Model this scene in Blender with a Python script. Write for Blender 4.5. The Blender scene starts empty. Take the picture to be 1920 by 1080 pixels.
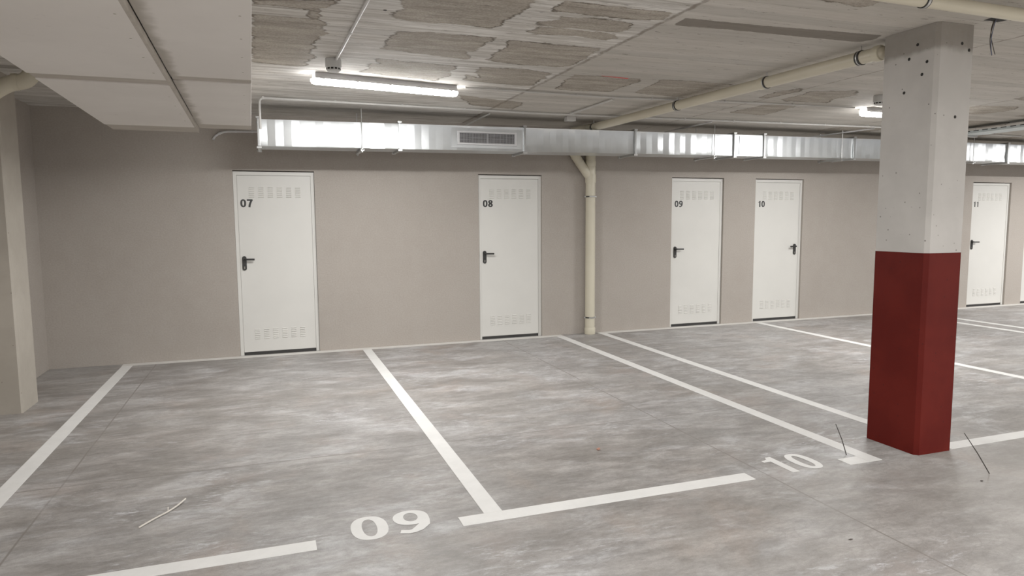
import bpy, bmesh, math, random
import numpy as np
from mathutils import Vector, Matrix

random.seed(7)
rng = np.random.default_rng(11)
sc = bpy.context.scene
C = sc.collection

# ------------------------------------------------------------------ camera numbers (wall plane y=0, floor z=0, camera above the origin)
FOC, YAW, PITCH, ROLL, DIST, EYE = 1285.587, 0.340283, -0.0998727, -0.00661099, 8.10008, 1.49896
ZC = 2.65                                             # ceiling height
_f = np.array([math.sin(YAW)*math.cos(PITCH), math.cos(YAW)*math.cos(PITCH), math.sin(PITCH)])
_r0 = np.array([math.cos(YAW), -math.sin(YAW), 0.0]); _u0 = np.cross(_r0, _f)
_r = math.cos(ROLL)*_r0 + math.sin(ROLL)*_u0
_u = -math.sin(ROLL)*_r0 + math.cos(ROLL)*_u0

def at(px, py, axis, val):
    """survey helper: a photo point -> metres on the plane axis=val"""
    d = _f + _r*(px-960)/FOC - _u*(py-540)/FOC
    o = np.array([0, -DIST, EYE])
    return o + d*((val-o[axis])/d[axis])
def ceil_xy(px, py, z=ZC):
    p = at(px, py, 2, z); return (float(p[0]), float(p[1]))

# ------------------------------------------------------------------ materials
class N:
    def __init__(s, name):
        s.m = bpy.data.materials.new(name); s.m.use_nodes = True
        s.t = s.m.node_tree; s.b = s.t.nodes['Principled BSDF']
        s._tc = None
    def new(s, typ, **kw):
        n = s.t.nodes.new(typ)
        for k, v in kw.items(): setattr(n, k, v)
        return n
    def set(s, sock, v):
        if isinstance(v, bpy.types.NodeSocket): s.t.links.new(v, sock)
        elif isinstance(v, (tuple, list)) and len(v) == 3 and sock.type == 'RGBA': sock.default_value = (*v, 1)
        else: sock.default_value = v
    @property
    def co(s):
        if s._tc is None: s._tc = s.new('ShaderNodeTexCoord')
        return s._tc.outputs['Object']
    def scaled(s, sx, sy, sz, src=None):
        n = s.new('ShaderNodeVectorMath', operation='MULTIPLY')
        s.set(n.inputs[0], src or s.co); n.inputs[1].default_value = (sx, sy, sz); return n.outputs[0]
    def noise(s, scale, detail=3, rough=.55, vec=None, dist=0):
        n = s.new('ShaderNodeTexNoise'); s.set(n.inputs['Vector'], vec or s.co)
        n.inputs['Scale'].default_value = scale; n.inputs['Detail'].default_value = detail
        n.inputs['Roughness'].default_value = rough; n.inputs['Distortion'].default_value = dist
        return n.outputs['Fac']
    def ramp(s, v, a, b, lo=0., hi=1., smooth=True):
        n = s.new('ShaderNodeMapRange', interpolation_type='SMOOTHSTEP' if smooth else 'LINEAR')
        s.set(n.inputs[0], v)
        for i, q in enumerate((a, b, lo, hi)): s.set(n.inputs[i+1], q)
        return n.outputs[0]
    def math(s, op, a, b=0., c=0.):
        n = s.new('ShaderNodeMath', operation=op)
        for i, q in enumerate((a, b, c)): s.set(n.inputs[i], q)
        return n.outputs[0]
    def mix(s, fac, a, b, mode='MIX'):
        n = s.new('ShaderNodeMix', data_type='RGBA', blend_type=mode)
        s.set(n.inputs[0], fac); s.set(n.inputs[6], a); s.set(n.inputs[7], b)
        return n.outputs[2]
    def sep(s):
        n = s.new('ShaderNodeSeparateXYZ'); s.set(n.inputs[0], s.co); return n.outputs
    def attr(s, name):
        n = s.new('ShaderNodeAttribute'); n.attribute_name = name; return n.outputs['Fac']
    def bump(s, h, strength=.3, dist=.01):
        n = s.new('ShaderNodeBump'); n.inputs['Strength'].default_value = strength
        n.inputs['Distance'].default_value = dist; s.set(n.inputs['Height'], h)
        s.set(s.b.inputs['Normal'], n.outputs[0])
    def out(s, col, rough=.6, metal=0., spec=None):
        s.set(s.b.inputs['Base Color'], col); s.set(s.b.inputs['Roughness'], rough); s.set(s.b.inputs['Metallic'], metal)
        if spec is not None: s.b.inputs['Specular IOR Level'].default_value = spec
        return s.m

def k(c, f): return tuple(x*f for x in c)
FLOOR_GAIN, CEIL_GAIN = 0.90, 1.0

def simple(name, col, rough=.5, metal=0., var=.06, scale=8., bump=0., spec=None):
    n = N(name)
    v = n.noise(scale, 4)
    c = n.mix(n.ramp(v, .3, .7), k(col, 1-var), k(col, 1+var))
    if bump: n.bump(n.noise(scale*12, 3), bump, .004)
    return n.out(c, rough, metal, spec)

M = {}
def build_materials():
    # floor: power-floated concrete, cloudy, with saw cuts
    n = N('floor_concrete')
    big = n.noise(.55, 5, .6, n.scaled(1, 1.25, 1), .6)
    mid = n.noise(2.3, 6, .68, n.scaled(.75, 1.6, 1), .5)
    mid2 = n.noise(2.6, 6, .70, n.scaled(.75, 1.45, 1), .5)
    fine = n.noise(38, 4, .7, n.scaled(.8, 1.2, 1))
    grain = n.noise(170, 2, .6)
    c = n.mix(n.ramp(big, .33, .67), (.345, .322, .300), (.425, .412, .402))
    c = n.mix(n.ramp(mid, .36, .68), n.mix(1., c, (.66, .655, .65), 'MULTIPLY'), c)
    c = n.mix(n.ramp(n.noise(1.3, 4, .6, n.scaled(1.2, .9, 1), .3), .56, .74, 0, .6), c, (.360, .302, .262))
    c = n.mix(n.math('MULTIPLY', n.ramp(mid2, .47, .80), n.ramp(n.noise(.8, 3), .36, .62, .25, 1.)), c, (.600, .605, .622))
    c = n.mix(n.ramp(fine, .3, .7, 0, 1), n.mix(1., c, (.90, .90, .90), 'MULTIPLY'), n.mix(1., c, (1.08, 1.08, 1.08), 'MULTIPLY'))
    c = n.mix(n.ramp(grain, .35, .65), n.mix(1., c, (.92, .92, .92), 'MULTIPLY'), n.mix(1., c, (1.04, 1.04, 1.04), 'MULTIPLY'))
    mot = n.noise(8.5, 8, .74, n.scaled(.55, 1.5, 1), .4)
    c = n.mix(n.ramp(mot, .34, .66), n.mix(1., c, (.80, .79, .78), 'MULTIPLY'), n.mix(1., c, (1.13, 1.13, 1.13), 'MULTIPLY'))
    frost = n.math('MULTIPLY', n.ramp(n.noise(15, 8, .8, n.scaled(.5, 1.5, 1), .3), .50, .66), n.ramp(n.noise(1.15, 3, .6, n.scaled(.8, 1.2, 1)), .50, .68, 0, .8))
    c = n.mix(frost, c, (.66, .665, .69))
    c = n.mix(n.ramp(n.noise(1.7, 4, .65), .54, .72, 0, .38), c, (.345, .290, .262))
    # warmer, cleaner concrete on the drive lane to the right
    xyz = n.sep()
    lane = n.math('MULTIPLY', n.ramp(xyz[0], 2.4, 5.2), n.ramp(xyz[1], -4.6, -5.6))
    c = n.mix(n.math('MULTIPLY', lane, .65), c, (.44, .410, .372))
    # hair cracks
    v = n.new('ShaderNodeTexVoronoi', feature='DISTANCE_TO_EDGE'); v.inputs['Scale'].default_value = 7.5
    wv = n.new('ShaderNodeVectorMath', operation='ADD'); n.set(wv.inputs[0], n.co)
    wn = n.new('ShaderNodeTexNoise'); wn.inputs['Scale'].default_value = 9; n.set(wn.inputs['Vector'], n.co)
    ws = n.new('ShaderNodeVectorMath', operation='SCALE'); n.set(ws.inputs[0], wn.outputs['Color']); ws.inputs['Scale'].default_value = .12
    n.set(wv.inputs[1], ws.outputs[0]); n.set(v.inputs['Vector'], wv.outputs[0])
    crack = n.math('MULTIPLY', n.ramp(v.outputs['Distance'], .004, .022, 1, 0), n.ramp(n.noise(1.1, 3), .46, .64, 0, .42))
    c = n.mix(n.math('MULTIPLY', crack, n.ramp(xyz[1], -4.2, -5.0)), c, (.22, .205, .19))
    # saw cuts
    wob = n.math('MULTIPLY', n.math('SUBTRACT', n.noise(1.2, 2), .5), .02)
    fade = n.ramp(n.noise(2.2, 3), .30, .55, .25, .9)
    cuts = None
    for ax, p, lim in ((0, -1.17, None), (0, 2.70, None), (0, 7.2, None), (1, -3.69, None)):
        d = n.math('ABSOLUTE', n.math('ADD', n.math('SUBTRACT', xyz[ax], p), wob))
        a = n.ramp(d, .0025, .0075, 1, 0)
        cuts = a if cuts is None else n.math('MAXIMUM', cuts, a)
    cutm = n.math('MULTIPLY', cuts, fade)
    c = n.mix(cutm, c, (.19, .172, .155))
    n.bump(n.math('ADD', n.math('MULTIPLY', fine, .5), n.math('MULTIPLY', grain, .4)), .10, .004)
    c = n.mix(1., c, (FLOOR_GAIN,)*3, 'MULTIPLY')
    M['floor'] = n.out(c, n.ramp(mid, .3, .7, .42, .62), 0, .35)

    # plastered block wall
    n = N('wall_paint')
    a = n.noise(.7, 4, .6); b = n.noise(60, 3, .6, n.scaled(1, 1, 1.2)); h = n.noise(5, 5, .65)
    c = n.mix(n.ramp(a, .3, .7), (.333, .297, .262), (.365, .328, .291))
    c = n.mix(n.ramp(h, .35, .7, 0, .5), c, (.372, .338, .303))
    c = n.mix(n.ramp(b, .3, .7), n.mix(1., c, (.93, .93, .93), 'MULTIPLY'), n.mix(1., c, (1.04, 1.04, 1.04), 'MULTIPLY'))
    n.bump(b, .25, .004)
    M['wall'] = n.out(c, .8, 0, .25)

    # board-marked ceiling; 'patch' and 'smear' are distances (m) to the worn areas, stored on the mesh
    n = N('ceiling_concrete')
    xyz = n.sep()
    jag = n.noise(7, 6, .7, n.scaled(.55, 1.6, 1))
    jag2 = n.noise(38, 3, .7, n.scaled(.5, 1.4, 1))
    d = n.math('ADD', n.attr('patch'), n.math('ADD', n.math('MULTIPLY', n.math('SUBTRACT', jag, .5), .16),
                                            n.math('MULTIPLY', n.math('SUBTRACT', jag2, .5), .035)))
    inside = n.ramp(d, .004, -.004)
    yb = n.math('ADD', n.math('DIVIDE', xyz[1], .128), n.math('MULTIPLY', n.noise(1.0, 2, .5, n.scaled(.5, .1, 1)), .25))
    fr = n.math('FRACT', yb)
    line = n.ramp(n.math('ABSOLUTE', n.math('SUBTRACT', fr, .5)), .02, .055, 1, 0)
    line = n.math('MULTIPLY', line, n.ramp(n.noise(3.2, 5, .75, n.scaled(.7, 5, 1)), .46, .64))
    wn = n.new('ShaderNodeTexWhiteNoise', noise_dimensions='1D'); n.set(wn.inputs['W'], n.math('FLOOR', n.math('ADD', yb, .5)))
    tone = n.ramp(wn.outputs['Value'], 0, 1, .90, 1.08, False)
    streak = n.noise(3.2, 6, .72, n.scaled(.55, 8, 1), .3)
    grain = n.noise(75, 3, .65)
    cloud = n.noise(.9, 4, .6)
    light = n.mix(n.ramp(streak, .36, .66), (.430, .405, .366), (.74, .725, .695))
    right = n.ramp(n.math('ADD', xyz[0], n.math('MULTIPLY', n.noise(6, 3), .05)), 2.24, 2.30)
    smooth = n.mix(n.ramp(n.noise(2.6, 5, .6, n.scaled(.6, 2, 1)), .3, .7), (.415, .385, .342), (.49, .462, .42))
    light = n.mix(n.math('MULTIPLY', right, .78), light, smooth)
    light = n.mix(n.ramp(cloud, .35, .7, 0, .4), light, (.42, .39, .345))
    rough = n.mix(n.ramp(n.noise(6, 5, .7, n.scaled(.6, 2, 1)), .3, .72), (.315, .280, .236), (.475, .432, .372))
    rough = n.mix(n.ramp(grain, .35, .65), n.mix(1., rough, (.76, .755, .75), 'MULTIPLY'), rough)
    c = n.mix(inside, light, rough)
    edge = n.math('MULTIPLY', n.ramp(n.math('ABSOLUTE', n.math('ADD', d, .003)), .002, .014, 1, 0), n.ramp(n.noise(2.6, 3), .36, .58, .05, .95))  # shadow line along the patch rims, put into the colour
    c = n.mix(edge, c, (.115, .095, .075))
    sm = n.math('ADD', n.attr('smear'), n.math('MULTIPLY', n.math('SUBTRACT', jag2, .5), .03))
    c = n.mix(n.ramp(sm, .005, -.005, 0, .93), c, n.mix(n.ramp(streak, .3, .7), (.150, .132, .110), (.185, .163, .137)))
    c = n.mix(n.math('MULTIPLY', line, n.math('SUBTRACT', .85, n.math('MULTIPLY', right, .5))), c, (.15, .13, .108))
    # dark knots and pits
    pit = n.ramp(n.noise(9, 4, .8, n.scaled(.8, 4.5, 1)), .615, .665)
    c = n.mix(n.math('MULTIPLY', pit, .75), c, (.13, .115, .10))
    cv = n.new('ShaderNodeCombineXYZ')
    for i in range(3): n.set(cv.inputs[i], tone)
    c = n.mix(1., c, cv.outputs[0], 'MULTIPLY')
    # formwork seams
    wob = n.math('MULTIPLY', n.math('SUBTRACT', n.noise(9, 4, .7), .5), .05)
    seam = None
    for p, w in ((2.245, .026), (4.62, .014), (7.05, .014)):
        dd = n.math('ABSOLUTE', n.math('ADD', n.math('SUBTRACT', xyz[0], p), wob))
        a = n.ramp(dd, w*.25, w, 1, 0); seam = a if seam is None else n.math('MAXIMUM', seam, a)
    c = n.mix(n.math('MULTIPLY', seam, n.ramp(n.noise(14, 4, .8), .3, .6, .15, .8)), c, (.17, .143, .115))
    hgt = n.math('ADD', n.math('MULTIPLY', inside, -.6), n.math('ADD', n.math('MULTIPLY', streak, .5), n.math('MULTIPLY', line, -.4)))
    n.bump(hgt, .5, .012)
    c = n.mix(1., c, (CEIL_GAIN,)*3, 'MULTIPLY')
    M['ceiling'] = n.out(c, .85, 0, .2)

    # column: thin white paint above, bare near the slab, blow holes; red below
    def holes(n, dens=.10):
        v = n.new('ShaderNodeTexVoronoi', feature='F1'); v.inputs['Scale'].default_value = 17; n.set(v.inputs['Vector'], n.co)
        sepc = n.new('ShaderNodeSeparateColor'); n.set(sepc.inputs[0], v.outputs['Color'])
        return n.math('MULTIPLY', n.ramp(v.outputs['Distance'], .05, .10, 1, 0), n.ramp(sepc.outputs[0], 1-dens, 1-dens+.02))
    n = N('column_white_paint'); xyz = n.sep()
    c = n.mix(n.ramp(n.noise(2.4, 4, .6), .35, .68), (.455, .438, .415), (.525, .506, .48))
    bare = n.ramp(n.math('ADD', xyz[2], n.math('MULTIPLY', n.noise(7, 3), .08)), 2.515, 2.56)
    c = n.mix(n.math('MULTIPLY', bare, .8), c, n.mix(n.noise(11, 5, .7), (.15, .132, .110), (.27, .245, .215)))
    c = n.mix(n.math('MULTIPLY', holes(n, .92), .85), c, (.10, .088, .075))
    n.bump(n.noise(20, 4), .12, .004)
    M['column_white'] = n.out(c, .62, 0, .3)
    n = N('column_red_paint')
    c = n.mix(n.ramp(n.noise(3, 4), .35, .65), (.070, .0050, .0034), (.088, .0072, .0047))
    c = n.mix(n.math('MULTIPLY', holes(n, .92), .85), c, (.035, .006, .005))
    n.bump(n.noise(22, 4), .10, .004)
    M['column_red'] = n.out(c, .55, 0, .08)
    n = N('pilaster_concrete')
    c = n.mix(n.ramp(n.noise(1.8, 5, .65), .3, .7), (.35, .318, .27), (.415, .378, .325))
    c = n.mix(n.math('MULTIPLY', holes(n, .5), .7), c, (.14, .12, .10))
    n.bump(n.noise(25, 4), .15, .004)
    M['pilaster'] = n.out(c, .75, 0, .25)

    # sprayed fire board of the big ducts
    n = N('board_paint')
    c = n.mix(n.ramp(n.noise(1.2, 4, .6), .3, .7), (.70, .665, .625), (.76, .725, .685))
    c = n.mix(n.ramp(n.noise(14, 4, .7), .62, .78, 0, .35), c, (.42, .39, .355))
    n.bump(n.noise(70, 2), .08, .003)
    M['board'] = n.out(c, .7, 0, .3)
    n = N('board_paint_stained'); xyz = n.sep()
    c = n.mix(n.ramp(n.noise(1.2, 4, .6), .3, .7), (.70, .665, .625), (.76, .725, .685))
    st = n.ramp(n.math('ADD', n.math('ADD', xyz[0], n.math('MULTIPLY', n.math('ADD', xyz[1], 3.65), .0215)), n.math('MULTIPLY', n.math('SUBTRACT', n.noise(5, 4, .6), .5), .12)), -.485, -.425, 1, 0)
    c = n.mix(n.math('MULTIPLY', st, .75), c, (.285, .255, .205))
    M['board_stained'] = n.out(c, .7, 0, .3)
    n = N('board_joint_paint')
    c = n.mix(n.ramp(n.noise(3, 4, .6, n.scaled(1, 3, 1)), .3, .7), (.40, .362, .312), (.475, .435, .385))
    M['board_joint'] = n.out(c, .75, 0, .25)

    # galvanised sheet with spangle
    def galv(name, base, rough, metal=1.):
        n = N(name)
        c = n.mix(n.ramp(n.noise(6, 3, .6), .3, .7), k(base, .96), k(base, 1.03))
        return n.out(c, rough, metal)
    M['galv'] = galv('galvanised_sheet', (.68, .71, .725), .30, .76)
    M['galv_dark'] = galv('galvanised_flange', (.50, .51, .51), .40)
    M['steel'] = simple('zinc_steel', (.52, .52, .51), .42, 1., .05, 30)
    M['grille'] = simple('grille_aluminium', (.55, .55, .56), .45, .1, .03, 20)
    M['blade'] = simple('grille_blade', (.27, .27, .28), .5, .1, .03, 20)
    M['void'] = simple('dark_void', (.012, .011, .010), .9, 0, .1, 10)
    M['door'] = simple('door_lacquer', (.645, .636, .60), .38, 0, .018, 2.5, 0, .4)
    M['black'] = simple('black_nylon', (.011, .0105, .010), .38, 0, .1, 20)
    M['ink'] = simple('black_vinyl', (.012, .012, .012), .5, 0, .05, 20)
    M['brass'] = simple('nickel_cylinder', (.36, .34, .31), .35, 1, .05, 50)
    # worn white floor paint
    n = N('road_paint')
    c = n.mix(n.ramp(n.noise(5, 5, .7), .3, .7), (.70, .695, .675), (.765, .76, .74))
    c = n.mix(n.ramp(n.noise(45, 4, .75), .66, .80, 0, .5), c, (.45, .435, .415))
    M['line'] = n.out(c, .6, 0, .3)
    n = N('base_strip_paint')
    c = n.mix(n.ramp(n.noise(4, 5, .7), .3, .7), (.62, .60, .565), (.69, .67, .635))
    M['strip'] = n.out(c, .65, 0, .3)
    # cream pvc
    n = N('cream_pvc')
    c = n.mix(n.ramp(n.noise(2.2, 3), .3, .7), (.56, .515, .395), (.60, .555, .43))
    c = n.mix(n.ramp(n.noise(18, 5, .8), .70, .80, 0, .45), c, (.38, .34, .26))
    M['pvc'] = n.out(c, .36, 0, .45)
    M['rubber'] = simple('black_rubber', (.016, .015, .014), .55, 0, .1, 20)  # clamp rubber, also the painted shade in the door gaps
    M['conduit'] = simple('grey_conduit', (.50, .49, .47), .42, 0, .05, 6)
    M['housing'] = simple('light_housing', (.56, .555, .56), .45, 0, .03, 6)
    M['detector'] = simple('white_plastic', (.52, .52, .51), .42, 0, .03, 6)
    M['wire'] = simple('dark_wire', (.035, .028, .024), .6, 0, .15, 30)
    M['wire_blue'] = simple('blue_wire', (.11, .13, .20), .5, 0, .1, 30)
    M['string'] = simple('pale_cord', (.62, .58, .52), .7, 0, .06, 30)
    M['chalk'] = simple('red_chalk', (.62, .06, .06), .9, 0, .15, 30)
    M['brick'] = simple('brick_chip', (.42, .20, .14), .9, 0, .2, 60)
    M['leaf'] = simple('dry_leaf', (.045, .035, .028), .9, 0, .2, 60)
    M['tray'] = simple('tray_zinc', (.50, .56, .57), .45, .4, .04, 14)
    n = N('led_diffuser')
    n.set(n.b.inputs['Emission Color'], (1., .985, .96)); n.b.inputs['Emission Strength'].default_value = LED
    M['led'] = n.out((.9, .9, .9), .4)
LED = 33.0
build_materials()

# ------------------------------------------------------------------ mesh helpers
def bx(bm, x0, x1, y0, y1, z0, z1, bevel=0.):
    vs = [bm.verts.new((x, y, z)) for x in (x0, x1) for y in (y0, y1) for z in (z0, z1)]
    fs = [(0, 1, 3, 2), (4, 6, 7, 5), (0, 4, 5, 1), (2, 3, 7, 6), (0, 2, 6, 4), (1, 5, 7, 3)]
    faces = [bm.faces.new([vs[i] for i in f]) for f in fs]
    if bevel:
        es = list({e for f in faces for e in f.edges})
        bmesh.ops.bevel(bm, geom=es, offset=bevel, segments=2, affect='EDGES', profile=.6)

def tube(bm, pts, r, seg=12, cap=True):
    """pipe along a polyline; r may be a list"""
    P = [Vector(p) for p in pts]
    R = r if isinstance(r, (list, tuple)) else [r]*len(P)
    t0 = (P[1]-P[0]).normalized()
    up = Vector((0, 0, 1)) if abs(t0.z) < .9 else Vector((0, 1, 0))
    a = t0.cross(up).normalized()
    rings = []
    for i, p in enumerate(P):
        if i == 0: t = t0
        elif i == len(P)-1: t = (P[i]-P[i-1]).normalized()
        else:
            t = ((P[i]-P[i-1]).normalized() + (P[i+1]-P[i]).normalized())
            t = t.normalized() if t.length > 1e-6 else (P[i]-P[i-1]).normalized()
        a = (a - t*a.dot(t)).normalized(); b = t.cross(a)
        rings.append([bm.verts.new(p + (a*math.cos(q)+b*math.sin(q))*R[i]) for q in [2*math.pi*j/seg for j in range(seg)]])
    for i in range(len(rings)-1):
        for j in range(seg):
            bm.faces.new((rings[i][j], rings[i][(j+1) % seg], rings[i+1][(j+1) % seg], rings[i+1][j]))
    if cap:
        bm.faces.new(rings[0][::-1]); bm.faces.new(rings[-1])

def soften(pts, r, n=6):
    """round the inner corners of a polyline with radius-like trim r"""
    P = [Vector(p) for p in pts]; out = [P[0]]
    for i in range(1, len(P)-1):
        a, b, c = P[i-1], P[i], P[i+1]
        d1 = min(r, (b-a).length*.49); d2 = min(r, (c-b).length*.49)
        p0 = b+(a-b).normalized()*d1; p2 = b+(c-b).normalized()*d2
        for q in range(n+1):
            t = q/n; out.append(p0*(1-t)**2 + b*2*t*(1-t) + p2*t*t)
    out.append(P[-1]); return out

def lathe(bm, prof, c, axis='z', seg=24):
    """prof: (radius, height) list"""
    rings = []
    for r, h in prof:
        ring = []
        for j in range(seg):
            q = 2*math.pi*j/seg
            v = (r*math.cos(q), r*math.sin(q), h)
            if axis == 'y': v = (v[0], v[2], v[1])
            if axis == 'x': v = (v[2], v[0], v[1])
            ring.append(bm.verts.new((c[0]+v[0], c[1]+v[1], c[2]+v[2])))
        rings.append(ring)
    for i in range(len(rings)-1):
        for j in range(seg):
            bm.faces.new((rings[i][j], rings[i][(j+1) % seg], rings[i+1][(j+1) % seg], rings[i+1][j]))
    bm.faces.new(rings[0][::-1]); bm.faces.new(rings[-1])

def obj(name, bm, mat, parent=None, smooth=False, **props):
    if not isinstance(bm, bpy.types.Mesh):
        bmesh.ops.recalc_face_normals(bm, faces=bm.faces)
        me = bpy.data.meshes.new(name); bm.to_mesh(me); bm.free()
    else: me = bm
    me.materials.append(M[mat])
    if smooth:
        me.polygons.foreach_set('use_smooth', [True]*len(me.polygons))
        me.set_sharp_from_angle(angle=math.radians(38))
    o = bpy.data.objects.new(name, me); C.objects.link(o)
    if parent is not None: o.parent = parent
    for kk, v in props.items(): o[kk] = v
    return o
B = bmesh.new

def thing(name, label, cat, loc=(0, 0, 0), group=None, kind=None):
    o = bpy.data.objects.new(name, None); C.objects.link(o); o.location = loc; o.empty_display_size = .1
    o['label'] = label; o['category'] = cat
    if group: o['group'] = group
    if kind: o['kind'] = kind
    return o
def under(o, parent):
    """re-parent while keeping world coordinates (parents are unrotated)"""
    o.parent = parent; o.matrix_parent_inverse = Matrix.Translation(-parent.location)
    return o
def tag(o, label, cat, group=None, kind=None):
    o['label'] = label; o['category'] = cat
    if group: o['group'] = group
    if kind: o['kind'] = kind
    return o

# ------------------------------------------------------------------ setting
X0, X1, Y0 = -2.17, 19.0, -15.0
bm = B(); bx(bm, X0-.3, X1+.3, Y0, .35, -.2, 0.0)
tag(obj('floor', bm, 'floor'), 'grey power floated concrete garage floor with cloudy white marks', 'floor', kind='structure')

DOORS = [('07', -.341, .513, 'l'), ('08', 2.440, 3.276, 'l'), ('09', 5.174, 6.012, 'l'), ('10', 6.546, 7.397, 'r'), ('11', 10.835, 11.725, 'l'), ('12', 12.115, 12.98, 'l')]
DH = 2.05; REC = .11
bm = B()
edges = [X0]
for _, a, b, _s in DOORS: edges += [a, b]
edges += [X1]
for i in range(0, len(edges), 2): bx(bm, edges[i], edges[i+1], 0, .3, 0, ZC)
for _, a, b, _s in DOORS:
    bx(bm, a, b, 0, .3, DH, ZC)
    bx(bm, a, b, REC, .3, 0, DH)
tag(obj('wall_back', bm, 'wall'), 'long rough plastered beige wall holding the white storage doors', 'wall', kind='structure')
bm = B(); bx(bm, X0-.3, X0, Y0, .3, 0, ZC)
tag(obj('wall_left', bm, 'wall'), 'short beige side wall running behind the corner pillar', 'wall', kind='structure')

# ceiling with worn areas
PATCH = [
 [(472,0),(640,0),(602,16),(578,16),(472,7)],
 [(472,27),(578,34),(582,18),(600,17),(598,25),(602,35),(614,45),(605,53),(613,62),(600,72),(585,78),(588,92),(580,100),(592,108),(575,115),(580,121),(560,124),(472,117)],
 [(755,-12),(1010,-12),(985,20),(955,32),(945,45),(930,52),(915,54),(860,46),(770,40),(733,31),(738,25),(757,17),(752,8)],
 [(742,58),(800,60),(925,72),(915,80),(902,88),(895,97),(878,97),(885,106),(870,111),(845,107),(780,100),(716,92),(725,80),(722,75),(735,70)],
 [(705,110),(760,115),(860,124),(845,134),(842,142),(822,147),(818,152),(760,145),(675,135),(692,128),(690,120),(710,118)],
 [(1060,2),(1120,8),(1200,18),(1260,22),(1240,38),(1200,38),(1105,28),(1030,22),(1050,8)],
 [(1050,30),(1130,36),(1185,44),(1180,55),(1155,60),(1060,52),(1005,43),(1045,35)],
 [(1010,50),(1060,54),(1155,64),(1160,72),(1135,76),(1075,68),(995,62),(988,58)],
 [(955,76),(1000,79),(1130,90),(1100,107),(1070,124),(1045,126),(950,118),(913,112),(925,100),(950,88)],
 [(900,126),(980,130),(1035,137),(1000,160),(980,161),(890,152),(868,150),(875,140),(900,146),(890,132)],
 [(1075,140),(1200,148),(1195,155),(1160,165),(1145,172),(1040,168)],
 [(1240,150),(1300,152),(1390,160),(1340,172),(1290,184),(1190,174)],
 [(1420,183),(1460,172),(1500,166),(1505,170),(1470,178),(1430,185)],
 [(1465,187),(1520,172),(1600,170),(1610,178),(1565,185),(1550,193),(1475,190)],
 [(1370,210),(1430,197),(1500,195),(1490,200),(1430,216),(1375,212)],
 [(860,178),(940,188),(985,192),(960,205),(880,196)],
]
SMEAR = [[(1262,47),(1285,34),(1310,36),(1420,47),(1655,66),(1640,74),(1610,79),(1500,69),(1360,55)]]
def poly_sd(X, Y, poly):
    inside = np.zeros(X.shape, bool); d = np.full(X.shape, 9.)
    m = len(poly)
    for i in range(m):
        x1, y1 = poly[i]; x2, y2 = poly[(i+1) % m]
        ex, ey = x2-x1, y2-y1
        t = np.clip(((X-x1)*ex+(Y-y1)*ey)/(ex*ex+ey*ey+1e-12), 0, 1)
        d = np.minimum(d, np.hypot(X-x1-t*ex, Y-y1-t*ey))
        if y1 != y2:
            c = ((y1 > Y) != (y2 > Y)) & (X < (x2-x1)*(Y-y1)/(y2-y1)+x1)
            inside ^= c
    return np.where(inside, -d, d)
def ceiling():
    xs = np.concatenate([np.arange(X0-.3, -.2, .2), np.arange(-.2, 8.0, .03), np.arange(8.0, X1+.3, .06)])
    ys = np.concatenate([np.arange(Y0, -6.2, .25), np.arange(-6.2, .3, .03), [.3]])
    X, Y = np.meshgrid(xs, ys, indexing='ij'); nx, ny = X.shape
    polys = [[ceil_xy(*p) for p in q] for q in PATCH]
    # the bay right of the column and the far ceiling: same worn panels
    for i in range(11):
        for j in range(6):
            x = 4.75+i*1.12+random.uniform(-.1, .1); y = -.75-j*.82+random.uniform(-.1, .1)
            if x < 6.6 and y > -3.4: continue
            if x < 5.0 and y < -3.6: continue
            w = random.uniform(.55, .92); h = random.uniform(.35, .6)
            polys.append([(x, y), (x+w*.3, y+.05), (x+w, y), (x+w+.04, y-h*.6), (x+w*.8, y-h), (x+.05, y-h*.9)])
    for i in range(6):                               # over the drive lane, above the camera
        x = .1+i*1.1
        if i < 3: polys.append([(x, -5.1), (x+.85, -5.05), (x+.9, -5.7), (x+.1, -5.75)])
    sd = np.full(X.shape, 9.)
    for q in polys: sd = np.minimum(sd, poly_sd(X, Y, q))
    s2 = np.full(X.shape, 9.)
    for q in SMEAR: s2 = np.minimum(s2, poly_sd(X, Y, [ceil_xy(*p) for p in q]))
    v = np.stack([X, Y, np.full_like(X, ZC)], -1).reshape(-1, 3)
    i, j = np.meshgrid(np.arange(nx-1), np.arange(ny-1), indexing='ij'); a = (i*ny+j).ravel()
    f = np.stack([a, a+1, a+ny+1, a+ny], -1)       # facing down
    nv = len(v)
    # closed slab: add four upper corners
    top = np.array([[xs[0], ys[0], ZC+.25], [xs[-1], ys[0], ZC+.25], [xs[-1], ys[-1], ZC+.25], [xs[0], ys[-1], ZC+.25]])
    me = bpy.data.meshes.new('ceiling')
    me.from_pydata(np.concatenate([v, top]).tolist(), [], f.tolist()+[[nv, nv+1, nv+2, nv+3]])
    for nm, s in (('patch', sd), ('smear', s2)):
        at_ = me.attributes.new(nm, 'FLOAT', 'POINT')
        at_.data.foreach_set('value', np.concatenate([s.ravel(), np.full(4, 9.)]).astype(np.float32))
    me.update()
    return tag(obj('ceiling', me, 'ceiling'), 'board marked raw concrete ceiling with whitish joints and worn patches', 'ceiling', kind='structure')
ceiling()

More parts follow.
